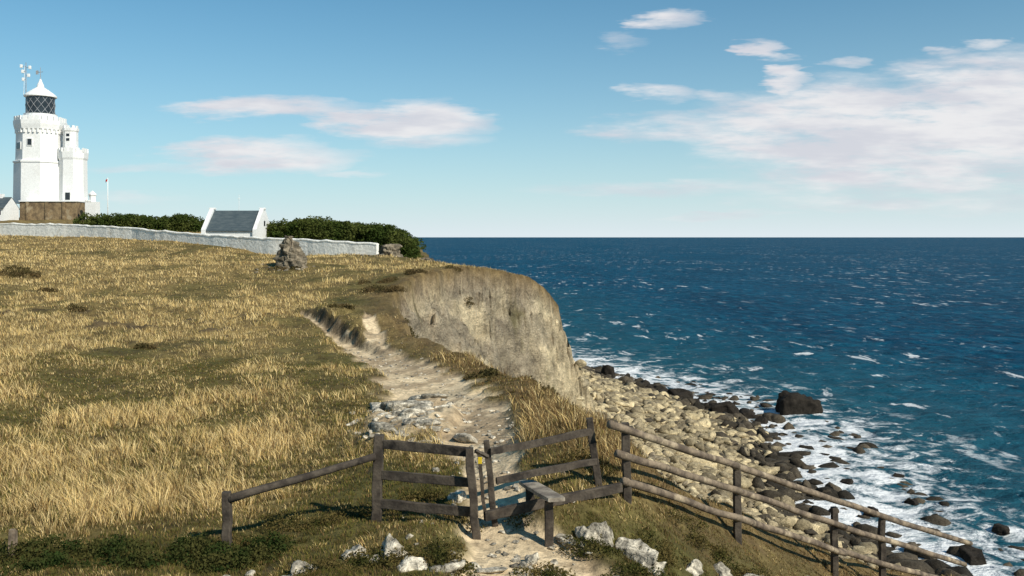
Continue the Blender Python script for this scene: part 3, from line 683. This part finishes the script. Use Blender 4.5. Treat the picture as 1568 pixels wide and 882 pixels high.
# ---------------------------------------------------------------- world
az=math.radians(133);el=math.radians(39)
w=bpy.data.worlds.new("World");sc.world=w;w.use_nodes=True;t=NT(w.node_tree);bg=w.node_tree.nodes['Background']
sky=t.n('ShaderNodeTexSky',sky_type='NISHITA');sky.sun_disc=False;sky.sun_elevation=el;sky.sun_rotation=az;sky.air_density=1.0;sky.dust_density=.3;sky.ozone_density=1.5
tc=t.n('ShaderNodeTexCoord').outputs['Generated'];sp=t.n('ShaderNodeSeparateXYZ');t.l(tc,sp.inputs[0])
yy=t.m('MAXIMUM',sp.outputs[1],.08);a=t.m('DIVIDE',sp.outputs[0],yy);b=t.m('DIVIDE',sp.outputs[2],yy)
cb=t.n('ShaderNodeCombineXYZ');t.l(a,cb.inputs[0]);t.l(t.m('MULTIPLY',b,5.0),cb.inputs[1])
P=cb.outputs[0]
wn=t.noise(P,5,5,.65,out=1);ws=t.n('ShaderNodeSeparateColor');t.l(wn,ws.inputs[0])
aw=t.m('ADD',a,t.m('MULTIPLY',t.m('SUBTRACT',ws.outputs[0],.5),.20));bw=t.m('ADD',b,t.m('MULTIPLY',t.m('SUBTRACT',ws.outputs[1],.5),.045))
CL=[(615,182,160,34,1.2),(420,160,170,22,.95),(660,215,110,22,.6),(390,238,190,36,1.1),(510,265,90,9,.4),(250,258,130,14,.35),(200,305,130,12,.3),
(1420,195,420,95,1.2),(1540,150,240,85,1.15),(1230,205,220,42,.9),(1210,122,46,26,1.05),(1165,78,38,17,.9),(1030,35,60,22,.8),(960,65,56,14,.4),(1295,92,56,14,.7),(1460,75,40,12,.6),(1515,68,42,12,.6),(1000,143,80,20,.85),(1100,148,80,13,.5),(1040,195,160,28,.7),(1420,262,400,50,.85),(1050,290,300,20,.5),(1380,310,340,20,.5),(1100,330,160,8,.4)]
acc=None
for (u,v,rx_,ry_,sg) in CL:
    e1=t.m('POWER',t.m('ABSOLUTE',t.m('MULTIPLY',t.m('SUBTRACT',aw,(u-784)/F),F/rx_)),2.0)
    e2=t.m('POWER',t.m('ABSOLUTE',t.m('MULTIPLY',t.m('SUBTRACT',bw,(363-v)/F),F/ry_)),2.0)
    e3=t.m('MULTIPLY',t.m('SUBTRACT',1.0,t.m('ADD',e1,e2),clamp=True),sg)
    acc=e3 if acc is None else t.m('MAXIMUM',acc,e3)
nz=t.noise(P,10,7,.62)
dens=t.m('MULTIPLY',acc,t.mr(nz,.28,.64,.25,1.3,False))
cm=t.mr(dens,-.05,.95,0,.95)
cm=t.m('MULTIPLY',cm,t.mr(acc,0.0,.30,0,1))
shade=t.mr(t.noise(P,7,4,.6),.35,.65)
cc_=t.mix(shade,(.67,.68,.74),(.86,.85,.86))
skc=t.scale(t.mix(1.0,sky.outputs[0],(.34,1.0,1.18),'MULTIPLY'),.084)
hz=t.m('POWER',2.718,t.m('MULTIPLY',t.m('MAXIMUM',sp.outputs[2],0.0),-8.5))
skc=t.mix(t.m('MULTIPLY',hz,1.0),skc,(.74,.825,.87))
fin=t.mix(cm,skc,cc_)
t.l(fin,bg.inputs[0]);bg.inputs[1].default_value=1.0
sun=bpy.data.lights.new('sun','SUN');sun.energy=5.0;sun.angle=math.radians(.5);sun.color=(1,.94,.82)
so=bpy.data.objects.new('sun',sun);sc.collection.objects.link(so)
tv=Vector((math.cos(el)*math.sin(az),math.cos(el)*math.cos(az),math.sin(el)));so.rotation_euler=(-tv).to_track_quat('-Z','Y').to_euler()
cam=bpy.data.cameras.new('camera');co=bpy.data.objects.new('camera',cam);sc.collection.objects.link(co)
co.location=(0,0,ZC);co.rotation_euler=(math.pi/2,0,0);cam.sensor_width=36;cam.lens=36*F/1568;cam.shift_y=-78/1568;cam.clip_end=200000;cam.clip_start=.1
sc.camera=co
sc.view_settings.view_transform='Standard';sc.view_settings.look='None';sc.view_settings.exposure=0
